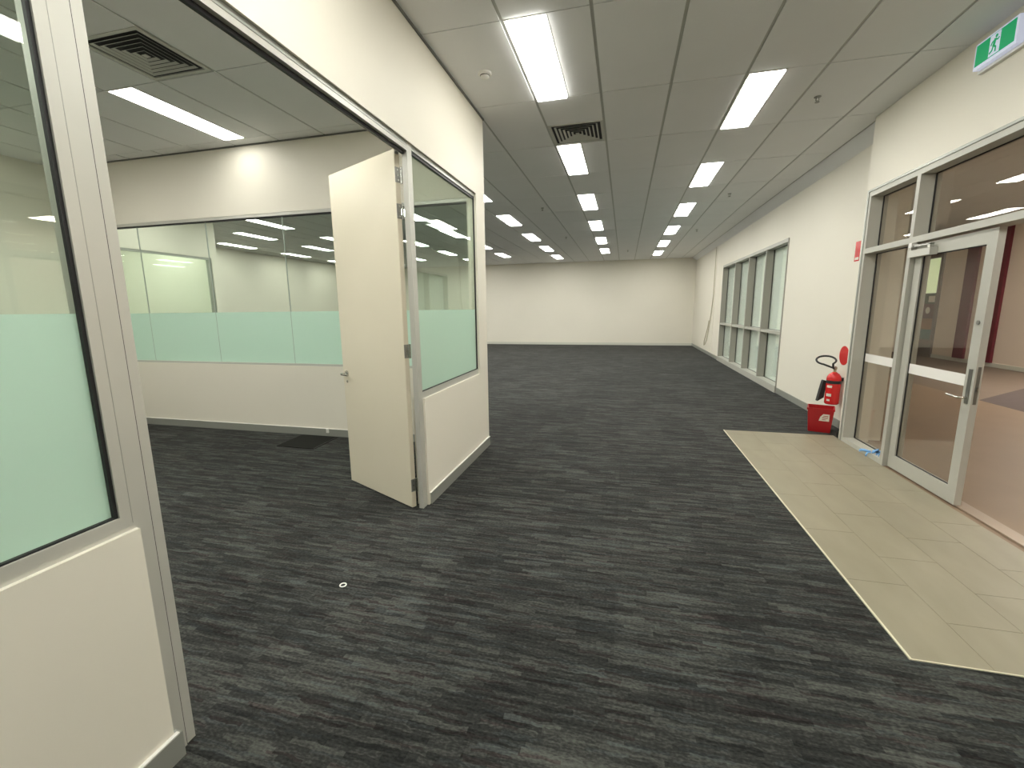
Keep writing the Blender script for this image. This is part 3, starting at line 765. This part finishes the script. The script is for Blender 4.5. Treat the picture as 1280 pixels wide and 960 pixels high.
for (x0, x1, z0, z1) in ((.03, .08, .205, .212), (.02, .08, .19, .196), (.02, .075, .176, .181), (.02, .06, .16, .166)):
    yy = lambda z: -.1180-.0060*(z-.145)/.087-.0006
    q.bm.faces.new([q.bm.verts.new(p_) for p_ in ((x0, yy(z0), z0), (x1, yy(z0), z0), (x1, yy(z1), z1), (x0, yy(z1), z1))])
q.obj('print', 'redplastic', st_)
# wall signs and switch in the recess
rs = thing('round_sign', 'round red fire point sign on the wall above the extinguisher', 'sign', (XR, 6.33, .915))
B().tube([(0, 0, 0), (-.004, 0, 0)], .12, 32).obj('disc', 'red', rs)
rg = thing('red_sign', 'small rectangular red wall sign high beside the entrance corner', 'sign', (XR, 6.29, 2.17))
bx(-.004, 0, -.06, .06, -.115, .115).obj('plate', 'red', rg)
q = B(); q.box(-.0048, -.004, -.045, .045, -.10, -.07); q.obj('white_strip', 'paper', rg)
sw_ = thing('light_switch', 'white light switch on the wall beside the entrance corner', 'switch', (XR, 6.215, 1.255))
bx(-.010, 0, -.038, .038, -.06, .06).bevel(.002, 2).obj('plate', 'white', sw_)
bx(-.014, -.010, -.012, .012, -.02, .02).obj('rocker', 'white', sw_)
# loose cable on the far right wall
B_ = B().tube([(XR-.012, 15.02, H-.12), (XR-.012, 15.03, 2.6), (XR-.012, 15.06, 1.9), (XR-.02, 15.2, 1.35), (XR-.03, 15.42, .8), (XR-.04, 15.58, .48),
               (XR-.05, 15.78, .32), (XR-.05, 15.96, .27), (XR-.06, 15.90, .42), (XR-.05, 15.72, .62), (XR-.03, 15.55, .9), (XR-.03, 15.44, 1.1)], .014, 8)
tag(B_.obj('hanging_cable', 'cable', None, True), 'loose beige cable hanging down the far right wall', 'cable')
struct(bx(XR-.014, XR+.001, 14.90, 14.98, .10, H-.1).obj('trim_3', 'wall'), 'thin vertical cover strip on the far right wall', 'trim')
# blue ribbon on the side light sill
rb_ = thing('blue_ribbon', 'crumpled pale blue plastic strip lying on the entrance sill', 'ribbon', (XR2-.012, 5.02, .0))
def ribbon(pts, wv, name):
    q = B(); wv = Vector(wv); L_ = [q.bm.verts.new(Vector(p_)-wv) for p_ in pts]; R_ = [q.bm.verts.new(Vector(p_)+wv) for p_ in pts]
    for i in range(len(pts)-1): q.bm.faces.new((L_[i], L_[i+1], R_[i+1], R_[i]))
    o = q.obj(name, 'blue', rb_, True); md = o.modifiers.new('s', 'SOLIDIFY'); md.thickness = .002; return o
ribbon([(.03, -.08, .055), (.06, -.05, .085), (.04, -.02, .06), (.07, .0, .09), (.03, .03, .062), (.05, .06, .058)], (.012, .02, .012), 'crumple')
ribbon([(.02, .03, .060), (.0, .06, .062), (-.008, .10, .058), (-.012, .15, .045), (-.014, .18, .025)], (.0, .004, .012), 'tail')
ribbon([(.02, .02, .058), (-.004, .04, .052), (-.010, .045, .03), (-.012, .05, .008)], (.0, .012, .0), 'tail')
# dark square panel lying on the office carpet
fm = thing('floor_mat', 'dark square mat lying on the carpet by the office rear wall', 'mat', (-3.62, 4.31, 0))
q = B().prism([(-.24, -.23), (.27, -.24), (.24, .24), (-.27, .23)], 'z', .0, .006); q.obj('pad', 'mat', fm)
q = B().prism([(.262, -.24), (.270, -.24), (.240, .24), (.232, .24)], 'z', .006, .008); q.obj('edge', 'black', fm)
# tiny ring on the carpet
B_ = B().tube([(-1.499+.017*math.cos(k*math.pi/10), 1.957+.017*math.sin(k*math.pi/10), .004) for k in range(20)], .0035, 8, True)
tag(B_.obj('plastic_ring', 'white', None, True), 'tiny white ring lying on the carpet in front of the office doorway', 'ring')
tag(bx(-3.545, -3.515, YO-.03, YO-.012, .045, .095).bevel(.004, 2).obj('cable_clip', 'white'), 'tiny white clip on the skirting of the office rear wall', 'clip')
